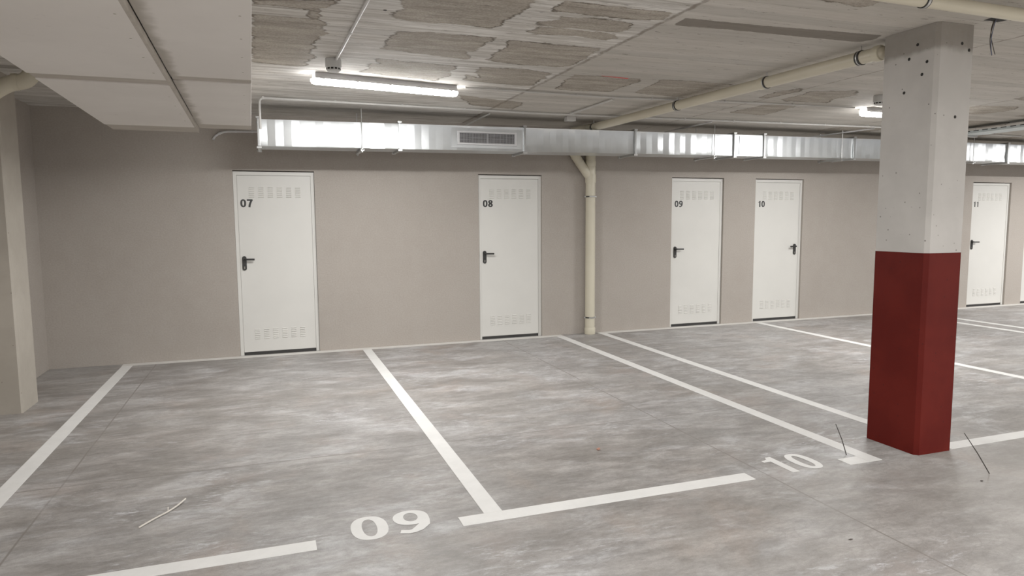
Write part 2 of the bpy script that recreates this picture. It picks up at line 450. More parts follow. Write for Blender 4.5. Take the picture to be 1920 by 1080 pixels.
# ------------------------------------------------------------------ glyphs
def ell(cx, cy, rx, ry, n=40, p=2.0):
    out = []
    for i in range(n):
        q = 2*math.pi*i/n; c, s = math.cos(q), math.sin(q)
        out.append((cx+rx*math.copysign(abs(c)**(2/p), c), cy+ry*math.copysign(abs(s)**(2/p), s)))
    return out
def ribbon(pts, w):
    L, R = [], []
    for i, p in enumerate(pts):
        a = pts[max(0, i-1)]; b = pts[min(len(pts)-1, i+1)]
        dx, dy = b[0]-a[0], b[1]-a[1]; l = math.hypot(dx, dy); ww = w[i] if isinstance(w, list) else w
        L.append((p[0]-dy/l*ww/2, p[1]+dx/l*ww/2)); R.append((p[0]+dy/l*ww/2, p[1]-dx/l*ww/2))
    return L, R
def glyph(ch, s=.155, t=.12, wide=.56):
    """shapes of one digit of height 1: ('ring', outer, inner) or ('poly', pts) or ('strip', L, R)"""
    w = wide
    if ch == '0': return [('ring', ell(w/2, .5, w/2, .5, 48, 2.35), ell(w/2, .5, w/2-s, .5-t, 48, 2.2))]
    if ch == '1':
        x = w*.5
        return [('poly', [(x-.01, 0), (x+s, 0), (x+s, 1), (x+.035, 1), (x+.0, .90), (x-.10, .845), (x-.20, .835), (x-.20, .725), (x-.01, .735)])]
    if ch == '7':
        a = [(w-.01, .90), (w*.72, .62), (w*.52, .32), (w*.43, 0)]
        return [('poly', [(.0, 1), (w, 1), (w, 1-t*1.05), (0, 1-t*1.05)]), ('strip', *ribbon([(w-.085, .93), (w*.68, .70), (w*.52, .42), (w*.44, .18), (w*.42, 0)], s*1.02))]
    if ch == '8':
        return [('ring', ell(w/2, .735, w*.46, .265, 40, 2.1), ell(w/2, .745, w*.46-s*.95, .265-t*.98, 40)), ('ring', ell(w/2, .28, w*.5, .28, 40, 2.1), ell(w/2, .275, w*.5-s, .28-t, 40))]
    if ch == '9':
        tail = [(w-s/2, .66), (w-s/2-.004, .50), (w-s/2-.03, .33), (w*.60, .16), (w*.44, .085), (w*.30, .075), (w*.08, .125)]
        return [('ring', ell(w/2, .675, w/2, .325, 44, 2.1), ell(w/2, .685, w/2-s, .325-t, 44)), ('strip', *ribbon(tail, [s, s, s, s*.95, t*1.1, t*1.05, t]))]
    if ch == '2':
        return [('poly', [(0, 0), (w, 0), (w, .13), (0, .13)]), ('strip', *ribbon([(.07, .70), (.12, .86), (.28, .94), (.44, .86), (.46, .70), (.36, .5), (.08, .12)], s*.9))]
    return []
def draw_text(bm, text, x, y, h, to3, gap=.09, eps=.0001, **kw):
    """to3(u, v, e) maps glyph plane metres to 3D"""
    lift = 0
    for ch in text:
        for sh in glyph(ch, **kw):
            e = lift*eps; lift += 1
            if sh[0] == 'ring' or sh[0] == 'strip':
                A = [bm.verts.new(to3(x+p[0]*h, y+p[1]*h, e)) for p in sh[1]]
                Bv = [bm.verts.new(to3(x+p[0]*h, y+p[1]*h, e)) for p in sh[2]]
                m = len(A)
                for i in range(m if sh[0] == 'ring' else m-1):
                    j = (i+1) % m; bm.faces.new((A[i], A[j], Bv[j], Bv[i]))
            else:
                f = bm.faces.new([bm.verts.new(to3(x+p[0]*h, y+p[1]*h, e)) for p in sh[1]]); f.normal_update()
                bmesh.ops.triangulate(bm, faces=[f], ngon_method='EAR_CLIP')
        x += (kw.get('wide', .56)+gap)*h

# ------------------------------------------------------------------ doors
FRY, LFY = .030, .034                              # frame and leaf front planes (recessed in the wall)
def make_door(idx, num, a, b, side):
    hand = 'right' if side == 'r' else 'left'
    lab = {'07': 'white steel door numbered 07, nearest the board ducts', '08': 'white steel door numbered 08, just left of the cream drain pipe',
           '09': 'white steel door numbered 09, between the drain pipe and door 10', '10': 'white steel door numbered 10 with handle on its right',
           '11': 'white steel door numbered 11 partly behind the red and white column', '12': 'white steel door cut off by the photo edge beyond door 11'}[num]
    t = thing('door_%d' % idx, lab, 'door', ((a+b)/2, LFY, 0), kind='structure')
    fw = .038
    bm = B()
    bx(bm, a+.002, a+fw, FRY, REC-.002, .001, DH-.012); bx(bm, b-fw, b-.002, FRY, REC-.002, .001, DH-.012)
    bx(bm, a+fw, b-fw, FRY, REC-.002, DH-.012-fw, DH-.012)
    under(obj('door_frame', bm, 'door'), t)
    l0, l1, z0, z1 = a+fw+.0018, b-fw-.0018, .036, DH-.012-fw-.003
    bm = B(); bx(bm, l0, l1, LFY, LFY+.05, z0, z1, .0025)
    under(obj('door_leaf', bm, 'door'), t)
    bm = B(); bx(bm, a+fw, b-fw, LFY+.006, LFY+.045, .0008, .0345); under(obj('door_sweep', bm, 'rubber', label='black sweep in the gap under the leaf'), t)  # black strip added to darken the gap under the leaf, shade as colour
    cx = (a+b)/2
    for nm, zc in (('upper_vent', 1.818), ('lower_vent', .243)):
        bm = B()
        for c in range(6):
            for r in range(6):
                x = cx-.268+c*.0972; z = zc+.052-r*.0205
                # pressed louvre: flush at the top, proud at the lower lip
                p = [(x, LFY, z), (x+.056, LFY, z), (x+.053, LFY-.0085, z-.0095), (x+.003, LFY-.0085, z-.0095), (x, LFY, z-.0125), (x+.056, LFY, z-.0125)]
                v = [bm.verts.new(q) for q in p]
                for f in ((0, 1, 2, 3), (3, 2, 5, 4), (0, 3, 4), (1, 5, 2)): bm.faces.new([v[i] for i in f])
        under(obj(nm, bm, 'door'), t)
    hx = (b-.105) if side == 'r' else (a+.082); sgn = -1 if side == 'r' else 1
    y = LFY
    # long rounded back plate
    bm = B(); ring = []
    for q in range(24):
        an = 2*math.pi*q/24; ca, sa = math.cos(an), math.sin(an)
        ring.append((hx+.0240*ca, (1.0895 if sa >= 0 else .9775)+.0240*sa))
    A = [bm.verts.new((p[0], y-.0002, p[1])) for p in ring]; D = [bm.verts.new((hx+(p[0]-hx)*.9, y-.011, 1.03+(p[1]-1.03)*.985)) for p in ring]
    for q in range(24): bm.faces.new((A[q], A[(q+1) % 24], D[(q+1) % 24], D[q]))
    bm.faces.new(D)
    h = under(obj('door_handle', bm, 'black', label='black lever handle on a rounded plate'), t)
    bm = B(); zl = 1.078
    tube(bm, soften([(hx, y-.009, zl), (hx, y-.050, zl), (hx+sgn*.108, y-.050, zl-.002)], .018), .0108, 12)
    lathe(bm, [(.0155, 0), (.0155, .010), (.012, .014)], (hx, y-.025, zl), 'y', 18)
    lv = obj('lever', bm, 'black', smooth=True); lv.parent = h
    bm = B(); lathe(bm, [(.0065, 0), (.0065, .003)], (hx, y-.0135, .992), 'y', 14); bx(bm, hx-.0045, hx+.0045, y-.0135, y-.0105, .972, .992)
    kc = obj('key_cylinder', bm, 'brass'); kc.parent = h
    bm = B()
    draw_text(bm, num, a+.066, 1.650, .087, lambda u, v, e: (u, y-.0008-e, v), gap=.08, wide=.70, s=.245, t=.195)
    under(obj('door_number', bm, 'ink', label='black printed number'), t)
for i, (num, a, b, s) in enumerate(DOORS): make_door(i+1, num, a, b, s)

# ------------------------------------------------------------------ floor paint
def paint(name, x0, x1, y0, y1, label, mat='line', cat='floor marking', group=None):
    bm = B(); bx(bm, x0, x1, y0, y1, .0002, .0022)
    return tag(obj(name, bm, mat), label, cat, group, 'thing')
YW = -.115
paint('wall_foot_line', -1.495, 3.535, YW, -.002, 'long pale painted strip along the wall foot left of the drain pipe', 'strip')
paint('wall_foot_line', 4.04, 9.22, YW, -.002, 'pale painted strip along the wall foot between drain pipe and column', 'strip')
paint('wall_foot_line', 9.45, 16., YW, -.002, 'pale painted strip along the wall foot right of the column', 'strip')
paint('parking_line', -1.490, -1.390, -4.868, YW-.002, 'white bay line nearest the grey corner pillar')
paint('parking_line', .985, 1.083, -4.862, YW-.002, 'white bay line reaching the wall between doors 07 and 08')
paint('parking_line', 3.432, 3.532, -4.978, YW-.002, 'white bay line ending in a hook left of the red column base')
paint('parking_line', 4.045, 4.140, -4.602, YW-.002, 'white bay line running in behind the left side of the column')
paint('parking_line', 6.520, 6.615, -4.97, YW-.002, 'white bay line starting at the foot of door 10')
paint('parking_line', 9.105, 9.205, -4.97, YW-.002, 'closer of the two thin parallel bay lines right of the column')
paint('parking_line', 9.470, 9.570, -4.97, YW-.002, 'farther of the two thin parallel bay lines right of the column')
paint('bay_front_line', -1.490, .154, -4.970, -4.872, 'white front line left of the painted number 09')
paint('bay_front_line', .848, 2.590, -4.968, -4.866, 'long white front line between the painted numbers 09 and 10')
paint('bay_front_line', 3.280, 3.430, -4.978, -4.876, 'short white hook stub right of the painted number 10')
paint('bay_front_line', 4.112, 5.75, -4.985, -4.885, 'white front line starting from the right side of the red column')
def floor_num(text, x, label, wide, s, gap):
    bm = B()
    draw_text(bm, text, x, -4.957, .262, lambda u, v, e: (u, v, .0012+e), gap=gap, wide=wide, s=s, t=.135, eps=.0004)
    return tag(obj('bay_number', bm, 'line'), label, 'floor marking', kind='thing')
floor_num('09', .322, 'white stencilled floor number just left of the long front line', .68, .205, .125)
floor_num('10', 2.79, 'white stencilled floor number close to the red column, beside the hook stub', .60, .19, .13)

# ------------------------------------------------------------------ column and pillar
CX0, CX1, CY0, CY1 = 3.790, 4.098, -4.998, -4.600
def prism(bm, x0, x1, y0, y1, z0, z1, ch):
    P = [(x0+ch, y0), (x1-ch, y0), (x1, y0+ch), (x1, y1-ch), (x1-ch, y1), (x0+ch, y1), (x0, y1-ch), (x0, y0+ch)]
    a = [bm.verts.new((*p, z0)) for p in P]; b = [bm.verts.new((*p, z1)) for p in P]
    for i in range(8): bm.faces.new((a[i], a[(i+1) % 8], b[(i+1) % 8], b[i]))
    bm.faces.new(a[::-1]); bm.faces.new(b)
t = thing('concrete_column', 'square concrete column painted white above and dark red below', 'column', (3.944, -4.8, 0), kind='thing')
bm = B(); prism(bm, CX0, CX1, CY0, CY1, 1.275, ZC-.001, .022)
under(obj('white_shaft', bm, 'column_white', label='white painted upper shaft'), t)
bm = B(); prism(bm, CX0-.001, CX1+.001, CY0-.001, CY1+.001, .0, 1.2749, .022)
under(obj('red_base', bm, 'column_red', label='dark red painted lower part'), t)
for (py_, pz) in ((-4.86, 2.545), (-4.805, 2.47), (-4.93, 2.43), (-4.90, 2.36), (-4.78, 2.27)):
    bm = B(); lathe(bm, [(.0095, 0), (.0095, .0016)], (CX0-.0012, py_, pz), 'x', 14)
    under(obj('tie_hole', bm, 'void', label='dark round tie hole'), t)
for (px_, pz) in ((3.985, 2.535), (4.045, 2.50), (3.96, 2.10)):
    bm = B(); lathe(bm, [(.010, 0), (.010, .0016)], (px_, CY0-.0012, pz), 'y', 14)
    under(obj('tie_hole', bm, 'void', label='dark round tie hole'), t)

bm = B(); prism(bm, X0+.001, -1.880, -1.820, -1.430, 0, ZC-.001, .012)
tag(obj('concrete_pillar', bm, 'pilaster'), 'grey beige concrete pillar standing against the side wall in the corner', 'pillar', kind='thing')

# ------------------------------------------------------------------ boarded fire ducts at upper left
SKEW = -.0215
def skew(bm):
    for v in bm.verts: v.co.x += SKEW*(v.co.y+3.65)
    return bm
def board_duct(label, x0, x1, zb, joints, y_near, lip):
    t = thing('hanging_duct', label, 'duct', ((x0+x1)/2, -3., zb), group='boarded ducts under the ceiling')
    segs, y = [], y_near
    for (yj, w) in joints:
        segs.append(('bottom_panel', y, yj-.015, zb, 'board' if lip else 'board_stained')); segs.append(('joint_strip', yj, yj+w, zb+.006, 'board_joint')); y = yj+w+.003
    for nm, a, b, z, mt in segs:
        bm = B(); bx(bm, x0, x1, a, b, z, z+.028, .003)
        under(obj(nm, skew(bm), mt), t)
    ye = joints[-1][0]+joints[-1][1]
    bm = B()
    bx(bm, x0+.004, x0+.03, y_near, ye-.004, zb+.036, ZC-.001); bx(bm, x1-.06, x1-.034, y_near, ye-.004, zb+.036, ZC-.001)
    bx(bm, x0+.03, x1-.06, ye-.03, ye-.004, zb+.036, ZC-.001)
    under(obj('side_casing', skew(bm), 'board'), t)
    if lip:
        bm = B(); bx(bm, x1-.004, x1+.012, y_near, ye-.01, zb-.0005, zb+.033, .002)
        under(obj('edge_batten', skew(bm), 'board_joint'), t)
    for yy in np.arange(-5.0, -1.7, .38):
        if all(abs(yy-j[0]) > .2 for j in joints):
            bm = B(); lathe(bm, [(.006, 0), (.005, .0012)], (x1-.045, yy, zb-.0011), 'z', 10)
            under(obj('screw_head', skew(bm), 'board_joint'), t)
board_duct('wide white boarded duct hanging lower, left of the boarded pair', -1.192, -.510, 2.300, [(-3.645, .145), (-1.535, .38)], -8.4, True)
board_duct('narrower white boarded duct beside the metal duct end', -.494, -.058, 2.332, [(-3.625, .12), (-1.52, .31)], -8.4, False)

# ------------------------------------------------------------------ galvanised air duct along the wall
DF, DB = -.80, -.45                                # front and back planes
def zb_(x): return 2.234 + .0072*min(x, 9.)
DHT = .262
FL = [-.050, 1.342, 2.742, 4.141, 5.549, 6.004, 7.478, 8.93, 10.42, 11.87, 13.3, 14.8]
duct = thing('air_duct', 'long galvanised sheet metal air duct hung along the wall above the doors', 'duct', (6., -.62, 2.3))
def section(a, b, plain):
    """folded box whose front skin is pleated: alternate strips lean a little"""
    bm = B(); n = max(2, round((b-a)/.150)); xs = np.linspace(a, b, n*2+1); rows = []; fr = (.0, .05, .30, .62, .95, 1.)
    for i, x in enumerate(xs):
        z = zb_(x); rib = 0 if plain else (.0075 if i % 2 else 0.)*random.uniform(.3, 1.)
        off = [0, rib+random.uniform(0, .0012), rib+random.uniform(.001, .0085), rib+random.uniform(.0, .0085), rib+random.uniform(0, .002), 0]
        pts = [(x, DF+(0 if plain else o), z+DHT*q) for q, o in zip(fr, off)] + [(x, DB, z+DHT), (x, DB, z)]
        rows.append([bm.verts.new(p) for p in pts])
    m = 8
    for i in range(len(rows)-1):
        for j in range(m):
            bm.faces.new((rows[i][j], rows[i+1][j], rows[i+1][(j+1) % m], rows[i][(j+1) % m]))
    bm.faces.new(rows[0]); bm.faces.new(rows[-1][::-1])
    o = obj('duct_section', bm, 'galv', smooth=True)
    co = o.data.vertices
    for e in o.data.edges:                             # rib creases stay crisp
        p, q = co[e.vertices[0]].co, co[e.vertices[1]].co
        if abs(p.x-q.x) < 1e-5: e.use_edge_sharp = True
    return under(o, duct)
for i in range(len(FL)-1):
    section(FL[i]+.004, FL[i+1]-.004, i in (4,))
def flange(x):
    bm = B(); z = zb_(x)
    e, w = .024, .011
    for (y0, y1, z0, z1) in ((DF-e, DB+e, z-e, z-.0005), (DF-e, DB+e, z+DHT+.0005, z+DHT+e), (DF-e, DF-.0005, z, z+DHT), (DB+.0005, DB+e, z, z+DHT)):
        bx(bm, x-w, x+w, y0, y1, z0, z1, .002)
    f = under(obj('duct_flange', bm, 'galv_dark'), duct)
    for zz in (z-e*.6, z+DHT+e*.6):
        for yy in (DF-e*.7, DB+e*.7):
            bm = B(); bx(bm, x-.022, x+.022, yy-.014, yy+.014, zz-.010, zz+.010, .002)
            c = obj('corner_clip', bm, 'steel'); c.parent = f
for x in FL: flange(x)
# small damper body between two close flanges
bm = B(); z = zb_(5.78)
bx(bm, 5.625, 5.90, DF-.012, DF-.0005, z+.016, z+DHT-.016, .002)
bx(bm, 5.56, 5.625, DF-.004, DF-.0005, z+.004, z+DHT-.004, .001); bx(bm, 5.90, 5.99, DF-.004, DF-.0005, z+.004, z+DHT-.004, .001)
under(obj('damper_panel', bm, 'galv'), duct)
# supply grille
gx0, gx1 = 1.965, 2.648; gz0 = zb_(2.3)+.058; gz1 = gz0+.148
bm = B(); fwd = DF-.016
for (a, b, c, d) in ((gx0, gx1, gz0, gz0+.020), (gx0, gx1, gz1-.020, gz1), (gx0, gx0+.026, gz0+.020, gz1-.020), (gx1-.026, gx1, gz0+.020, gz1-.020)):
    bx(bm, a, b, fwd, DF-.0008, c, d, .003)
g = under(obj('supply_grille', bm, 'grille', label='white framed supply grille'), duct)
def subg(nm, bm, mt):
    o = obj(nm, bm, mt); o.parent = g; return o
gm = (gx0+gx1)/2
bm = B()
for i in range(37):
    x = gx0+.026+(gx1-gx0-.052)*(i+.5)/37
    if abs(x-gm) < .006: continue
    bx(bm, x-.0021, x+.0021, fwd+.004, fwd+.007, gz0+.020, gz1-.020)
for i in range(8):
    z = gz0+.020+(gz1-gz0-.040)*(i+.5)/8
    bx(bm, gx0+.026, gx1-.026, fwd+.002, fwd+.005, z-.0021, z+.0021)
bx(bm, gm-.006, gm+.006, fwd-.001, fwd+.011, gz0+.020, gz1-.020)
subg('grille_blades', bm, 'blade')
bm = B(); bx(bm, gx0+.02, gx1-.02, DF-.0022, DF-.0006, gz0+.016, gz1-.016); subg('grille_back', bm, 'void')
bm = B(); bx(bm, gx0-.062, gx1+.062, DF-.0030, DF-.0024, gz0-.032, gz0-.002); bx(bm, gx0-.062, gx1+.062, DF-.0030, DF-.0024, gz1+.002, gz1+.030)
bx(bm, gx0-.062, gx0-.002, DF-.0030, DF-.0024, gz0-.002, gz1+.002); bx(bm, gx1+.002, gx1+.062, DF-.0030, DF-.0024, gz0-.002, gz1+.002)
subg('cover_plate', bm, 'galv')

def hanger(x, label):
    t = thing('duct_hanger', label, 'hanger', (x, -.62, zb_(x)), group='threaded rod hangers of the metal duct')
    z = zb_(x)
    for yy in (DF-.022, DB+.022):
        bm = B(); tube(bm, [(x, yy, z-.045), (x, yy, ZC-.001)], .0048, 8)
        r = under(obj('threaded_rod', bm, 'steel'), t)
        bm = B(); lathe(bm, [(.011, 0), (.011, .010)], (x, yy, z-.012), 'z', 6); lathe(bm, [(.011, 0), (.011, .010)], (x, yy, z-.042), 'z', 6)
        nn = obj('nut', bm, 'steel'); nn.parent = r
    bm = B(); bx(bm, x-.016, x+.016, DF-.045, DB+.045, z-.030, z-.026); bx(bm, x-.016, x-.013, DF-.045, DB+.045, z-.026, z-.012); bx(bm, x+.013, x+.016, DF-.045, DB+.045, z-.026, z-.012)
    under(obj('support_channel', bm, 'galv_dark'), t)
for x, l in ((.949, 'steel rod hanger on the bright duct length above door 07'), (3.30, 'steel rod hanger of the metal duct above door 08'),
             (5.244, 'steel rod hanger left of the duct damper box above door 09'), (7.26, 'steel rod hanger of the metal duct right of door 10'),
             (9.7, 'steel rod hanger of the metal duct past the column')):
    if x == 3.30: continue
    hanger(x, l)

# ------------------------------------------------------------------ drain pipes
px_, py_, pr = 3.915, -.080, .0625
t = thing('drain_stack', 'cream plastic drain pipe standing on the wall between doors 08 and 09', 'pipe', (px_, py_, 0))
bm = B(); tube(bm, [(px_, py_, .001), (px_, py_, ZC-.001)], pr, 28)
under(obj('vertical_pipe', bm, 'pvc', smooth=True), t)
bm = B(); lathe(bm, [(.068, .002), (.0705, .015), (.0705, .075), (.066, .088)], (px_, py_, 0), 'z', 28)
under(obj('base_collar', bm, 'pvc', smooth=True), t)
bm = B(); lathe(bm, [(.066, 0), (.0685, .01), (.0685, .10), (.066, .11)], (px_, py_, 1.955), 'z', 28); under(obj('coupling', bm, 'pvc', smooth=True), t)
bm = B(); lathe(bm, [(.066, 0), (.0685, .01), (.0685, .05), (.066, .06)], (px_, py_, 2.17), 'z', 28)
under(obj('coupling', bm, 'pvc', smooth=True), t)
br = [(px_-.002, py_, 2.015), (3.80, py_, 2.155), (3.675, py_-.002, 2.325), (3.635, py_-.003, 2.42), (3.632, py_-.004, 2.588)]
bm = B(); tube(bm, soften(br, .07), .0565, 24)
b_ = under(obj('side_branch', bm, 'pvc', smooth=True), t)
bm = B()
for f0, f1 in ((.30, .345), (.74, .80)):
    a, b = Vector(br[1]), Vector(br[2]); tube(bm, [a.lerp(b, f0), a.lerp(b, f1)], .0605, 24)
rr = obj('branch_collar', bm, 'pvc', smooth=True); rr.parent = b_
for zz in (1.772, .212):
    bm = B(); lathe(bm, [(.0655, 0), (.0655, .018)], (px_, py_, zz), 'z', 28)
    c = under(obj('pipe_clamp', bm, 'rubber', label='dark rubber lined clamp', smooth=True), t)
    for s_ in (-1, 1):
        bm = B(); bx(bm, px_+s_*.074-.011, px_+s_*.074+.011, py_-.006, py_+.006, zz-.001, zz+.019, .002)
        e = obj('clamp_ear', bm, 'steel'); e.parent = c
    bm = B(); bx(bm, px_-.045, px_+.045, py_-.0675, py_-.064, zz+.004, zz+.014); e = obj('clamp_label', bm, 'steel'); e.parent = c

# pipe hung below the ceiling, running from the wall to the column
PA, PB = at(1115, 238, 0, 3.66), at(1652, 99, 0, 3.835)
def hung(px):
    """point of the pipe axis seen in photo column px"""
    lo, hi = 0., 1.15
    def col(q):
        d = q-np.array([0, -DIST, EYE]); return 960+FOC*(d@_r)/(d@_f)
    lo = -.3
    for _ in range(50):
        m_ = (lo+hi)/2
        if col(PA+(PB-PA)*m_) < px: lo = m_
        else: hi = m_
    return PA+(PB-PA)*lo
PD = (PB-PA)/np.linalg.norm(PB-PA)
t = thing('hung_drain_pipe', 'cream drain pipe hung under the ceiling from duct to column', 'pipe', tuple(PA))
bm = B(); tube(bm, [(3.632, -.145, 2.588), (3.645, -.33, 2.586), tuple(PA), tuple(PB)], .0440, 28)
under(obj('pipe_run', bm, 'pvc', smooth=True), t)
def collar(px, ln=.06, r=.0495):
    p = hung(px); q = p+PD*ln
    bm = B(); tube(bm, [tuple(p), tuple(p+PD*.006), tuple(q-PD*.006), tuple(q)], [r-.003, r, r, r-.003], 28)
    under(obj('pipe_collar', bm, 'pvc', smooth=True), t)
collar(1426, .07); collar(1641, .05, .052); collar(1098, .05, .047)
for px in (1113, 1270, 1437, 1614):
    p = hung(px)
    bm = B(); tube(bm, [tuple(p-PD*.017), tuple(p+PD*.017)], .0460 if px < 1200 else .0490, 28)
    c = under(obj('pipe_clamp', bm, 'rubber', label='black rubber lined clamp', smooth=True), t)
    bm = B(); tube(bm, [tuple(p-PD*.004), tuple(p+PD*.004)], .0466 if px < 1200 else .0497, 28)
    e = obj('clamp_band', bm, 'steel', smooth=True); e.parent = c
    bm = B(); tube(bm, [(p[0], p[1], p[2]+.050), (p[0], p[1], ZC-.001)], .0045, 8)
    e = obj('clamp_rod', bm, 'steel', smooth=True); e.parent = c
bm = B(); tube(bm, soften([tuple(PB-PD*.02), (PB[0]+.012, -4.548, PB[2]), (4.2, -4.548, PB[2]-.01)], .05), .0435, 24)
under(obj('end_elbow', bm, 'pvc', smooth=True), t)

# pipe crossing in front of the column head
def pA(px, py, z): p = at(px, py, 2, z); return np.array(p)
zq = 2.585
q0, q1 = pA(1700, -4, zq), pA(1920, 29, zq)
dirq = (q1-q0)/np.linalg.norm(q1-q0)
t = thing('hung_drain_pipe', 'cream pipe crossing just in front of the column head', 'pipe', tuple(q0))
bm = B(); tube(bm, [tuple(q0-dirq*1.6), tuple(q1+dirq*2.2)], .0335, 24)
under(obj('pipe_run', bm, 'pvc', smooth=True), t)
cc = q0 + dirq*float(np.linalg.norm(pA(1729, 2, zq)-q0))
for e_ in (0., 1.25):
    bm = B(); tube(bm, [tuple(cc+dirq*(e_-.013)), tuple(cc+dirq*(e_+.013))], .0385, 24)
    c = under(obj('pipe_clamp', bm, 'rubber', label='black rubber lined clamp', smooth=True), t)
    bm = B(); p0 = cc+dirq*e_; tube(bm, [tuple(p0-dirq*.007), tuple(p0+dirq*.007)], .0392, 24); e = obj('clamp_band', bm, 'steel', smooth=True); e.parent = c
    bm = B(); tube(bm, [tuple(p0+np.array([0, 0, .036])), (p0[0], p0[1], ZC-.001)], .0045, 8)
    e = obj('clamp_rod', bm, 'steel', smooth=True); e.parent = c

# elbowed pipe by the corner pillar
t = thing('elbow_pipe', 'cream plastic elbow pipe in front of the corner pillar head', 'pipe', (-1.8, -1.93, 2.5))
pts = soften([(-2.02, -1.93, 2.20), (-1.93, -1.93, 2.42), (-1.77, -1.93, 2.535), (-1.655, -1.93, 2.548), (-1.60, -1.93, 2.649)], .09)
bm = B(); tube(bm, pts, .058, 24); under(obj('bent_pipe', bm, 'pvc', smooth=True), t)
bm = B()
tube(bm, [(-1.745, -1.93, 2.539), (-1.71, -1.93, 2.542)], .063, 24); pass
under(obj('pipe_collar', bm, 'pvc', smooth=True), t)

# ------------------------------------------------------------------ conduits, with clips
def conduit(label, pts, r=.0105, clips=0.6, mat='conduit', bend=.05, clip_up=True, first=.3):
    t = thing('conduit', label, 'conduit', tuple(pts[0]))
    P = soften(pts, bend)
    bm = B(); tube(bm, P, r, 12); under(obj('conduit_tube', bm, mat, smooth=True), t)
    if clips:
        L, run = [0], 0
        for i in range(len(P)-1): L.append(L[-1]+(P[i+1]-P[i]).length)
        s = first
        while s < L[-1]-.1:
            i = next(j for j in range(len(L)-1) if L[j+1] >= s)
            p = P[i].lerp(P[i+1], (s-L[i])/(L[i+1]-L[i])); d = (P[i+1]-P[i]).normalized()
            bm = B(); tube(bm, [tuple(p-d*.009), tuple(p+d*.009)], r+.0035, 12)
            if clip_up: bx(bm, p.x-.010, p.x+.010, p.y-.010, p.y+.010, p.z-.004, ZC-.0008)
            under(obj('conduit_clip', bm, mat), t); s += clips
    return t
zc = ZC-.0150
def cz(px, py, z=zc): p = at(px, py, 2, z); return (float(p[0]), float(p[1]), z)
a0 = cz(486, 183); pts = [(a0[0], a0[1], 2.35), a0, cz(740, 197.5), cz(1000, 212), cz(1340, 226), cz(1648, 238.5), cz(1915, 256)]
conduit('pale conduit running along the ceiling just in front of the metal duct', pts, .0105, .655)
conduit('thin ceiling conduit running right from the lit lamp', [cz(872, 164), cz(1000, 172.5), cz(1150, 183), cz(1370, 191), cz(1500, 197), cz(1602, 202)], .0085, .78)
conduit('pale conduit crossing between the two long ceiling conduits to a junction box', [cz(1150, 186), cz(1070, 213)], .0105, .42, first=.4)
p_ = cz(630, 112); q_ = cz(690, 0)
v_ = np.array(q_)-np.array(p_)
conduit('white conduit on the ceiling leading to the gas detector by the lamp', [p_, tuple(np.array(p_)+v_*1.9)], .0085, 1.15, 'detector', first=.75)
p_ = cz(918, 213); conduit('short slanting conduit from the ceiling to the wall above the grille', [p_, (p_[0]-.06, -.018, 2.60)], .009, 0)
p_ = cz(1335, 228); conduit('short slanting conduit above the duct, left of the damper box', [p_, (p_[0]-.12, -.018, 2.605)], .009, 0, 'housing')
p_ = cz(1640, 240.5); conduit('longer slanting conduit above the duct, close to the column', [p_, (p_[0]-.35, -.018, 2.60)], .009, 0, 'housing')
t = conduit('grey open ended conduit on the wall below the boarded ducts', [(-.06, -.016, 2.466), (-.41, -.016, 2.456), (-.49, -.016, 2.41), (-.515, -.03, 2.365)], .012, .165, 'housing', .08, False, first=.06)

# junction box under the crossing conduit
p_ = cz(1069, 218, ZC)
bm = B(); bx(bm, p_[0]-.055, p_[0]+.055, p_[1]-.04, p_[1]+.04, ZC-.055, ZC-.001, .006)
tag(obj('junction_box', bm, 'conduit'), 'small grey junction box on the ceiling in front of the metal duct', 'junction box')

# ------------------------------------------------------------------ lamps, detectors
def lamp(label, x0, y0, x1, y1):
    L = math.hypot(x1-x0, y1-y0); ang = math.atan2(y1-y0, x1-x0)
    t = thing('batten_lamp', label, 'lamp', ((x0+x1)/2, (y0+y1)/2, ZC), group='LED battens on the ceiling')
    t.rotation_euler = (0, 0, ang)
    h = L/2
    bm = B()
    P = [(-.046, -.001), (.046, -.001), (.055, -.030), (.055, -.046), (-.055, -.046), (-.055, -.030)]
    a = [bm.verts.new((-h+.02, *p)) for p in P]; b = [bm.verts.new((h-.02, *p)) for p in P]
    for i in range(6): bm.faces.new((a[i], a[(i+1) % 6], b[(i+1) % 6], b[i]))
    bm.faces.new(a[::-1]); bm.faces.new(b)
    obj('lamp_housing', bm, 'housing', t)
    bm = B(); n = 10
    prof = [(-.042, -.0462)] + [(-.042*math.cos(math.pi*i/n), -.066-.021*math.sin(math.pi*i/n)) for i in range(n+1)] + [(.042, -.0462)]
    rows = []
    for x, s in ((-h, .55), (-h+.012, .9), (-h+.03, 1), (h-.03, 1), (h-.012, .9), (h, .55)):
        rows.append([bm.verts.new((x, y*s, -.0462+(z+.0462)*s)) for y, z in prof])
    m = len(prof)
    for i in range(len(rows)-1):
        for j in range(m): bm.faces.new((rows[i][j], rows[i][(j+1) % m], rows[i+1][(j+1) % m], rows[i+1][j]))
    bm.faces.new(rows[0][::-1]); bm.faces.new(rows[-1])
    obj('lamp_diffuser', bm, 'led', t, smooth=True, label='glowing white diffuser')
    lt = bpy.data.lights.new('batten_light', 'AREA'); lt.shape = 'RECTANGLE'; lt.size = L-.08; lt.size_y = .06; lt.energy = 40.; lt.color = (1., .985, .96)
    lo = bpy.data.objects.new('batten_light', lt); C.objects.link(lo); lo.parent = t; lo.location = (0, 0, -.0885)
    for i in range(5):
        for s in (-1, 1):
            bm = B(); x = -h+.08+(L-.16)*i/4
            bx(bm, x-.011, x+.011, s*.0572-.0022, s*.0572+.0022, -.052, -.030, .002)
            obj('lamp_clip', bm, 'housing', t)
    return t
lamp('lit LED batten lamp on the ceiling above door 07 and bay 09', .365, -2.395, 1.600, -2.175)
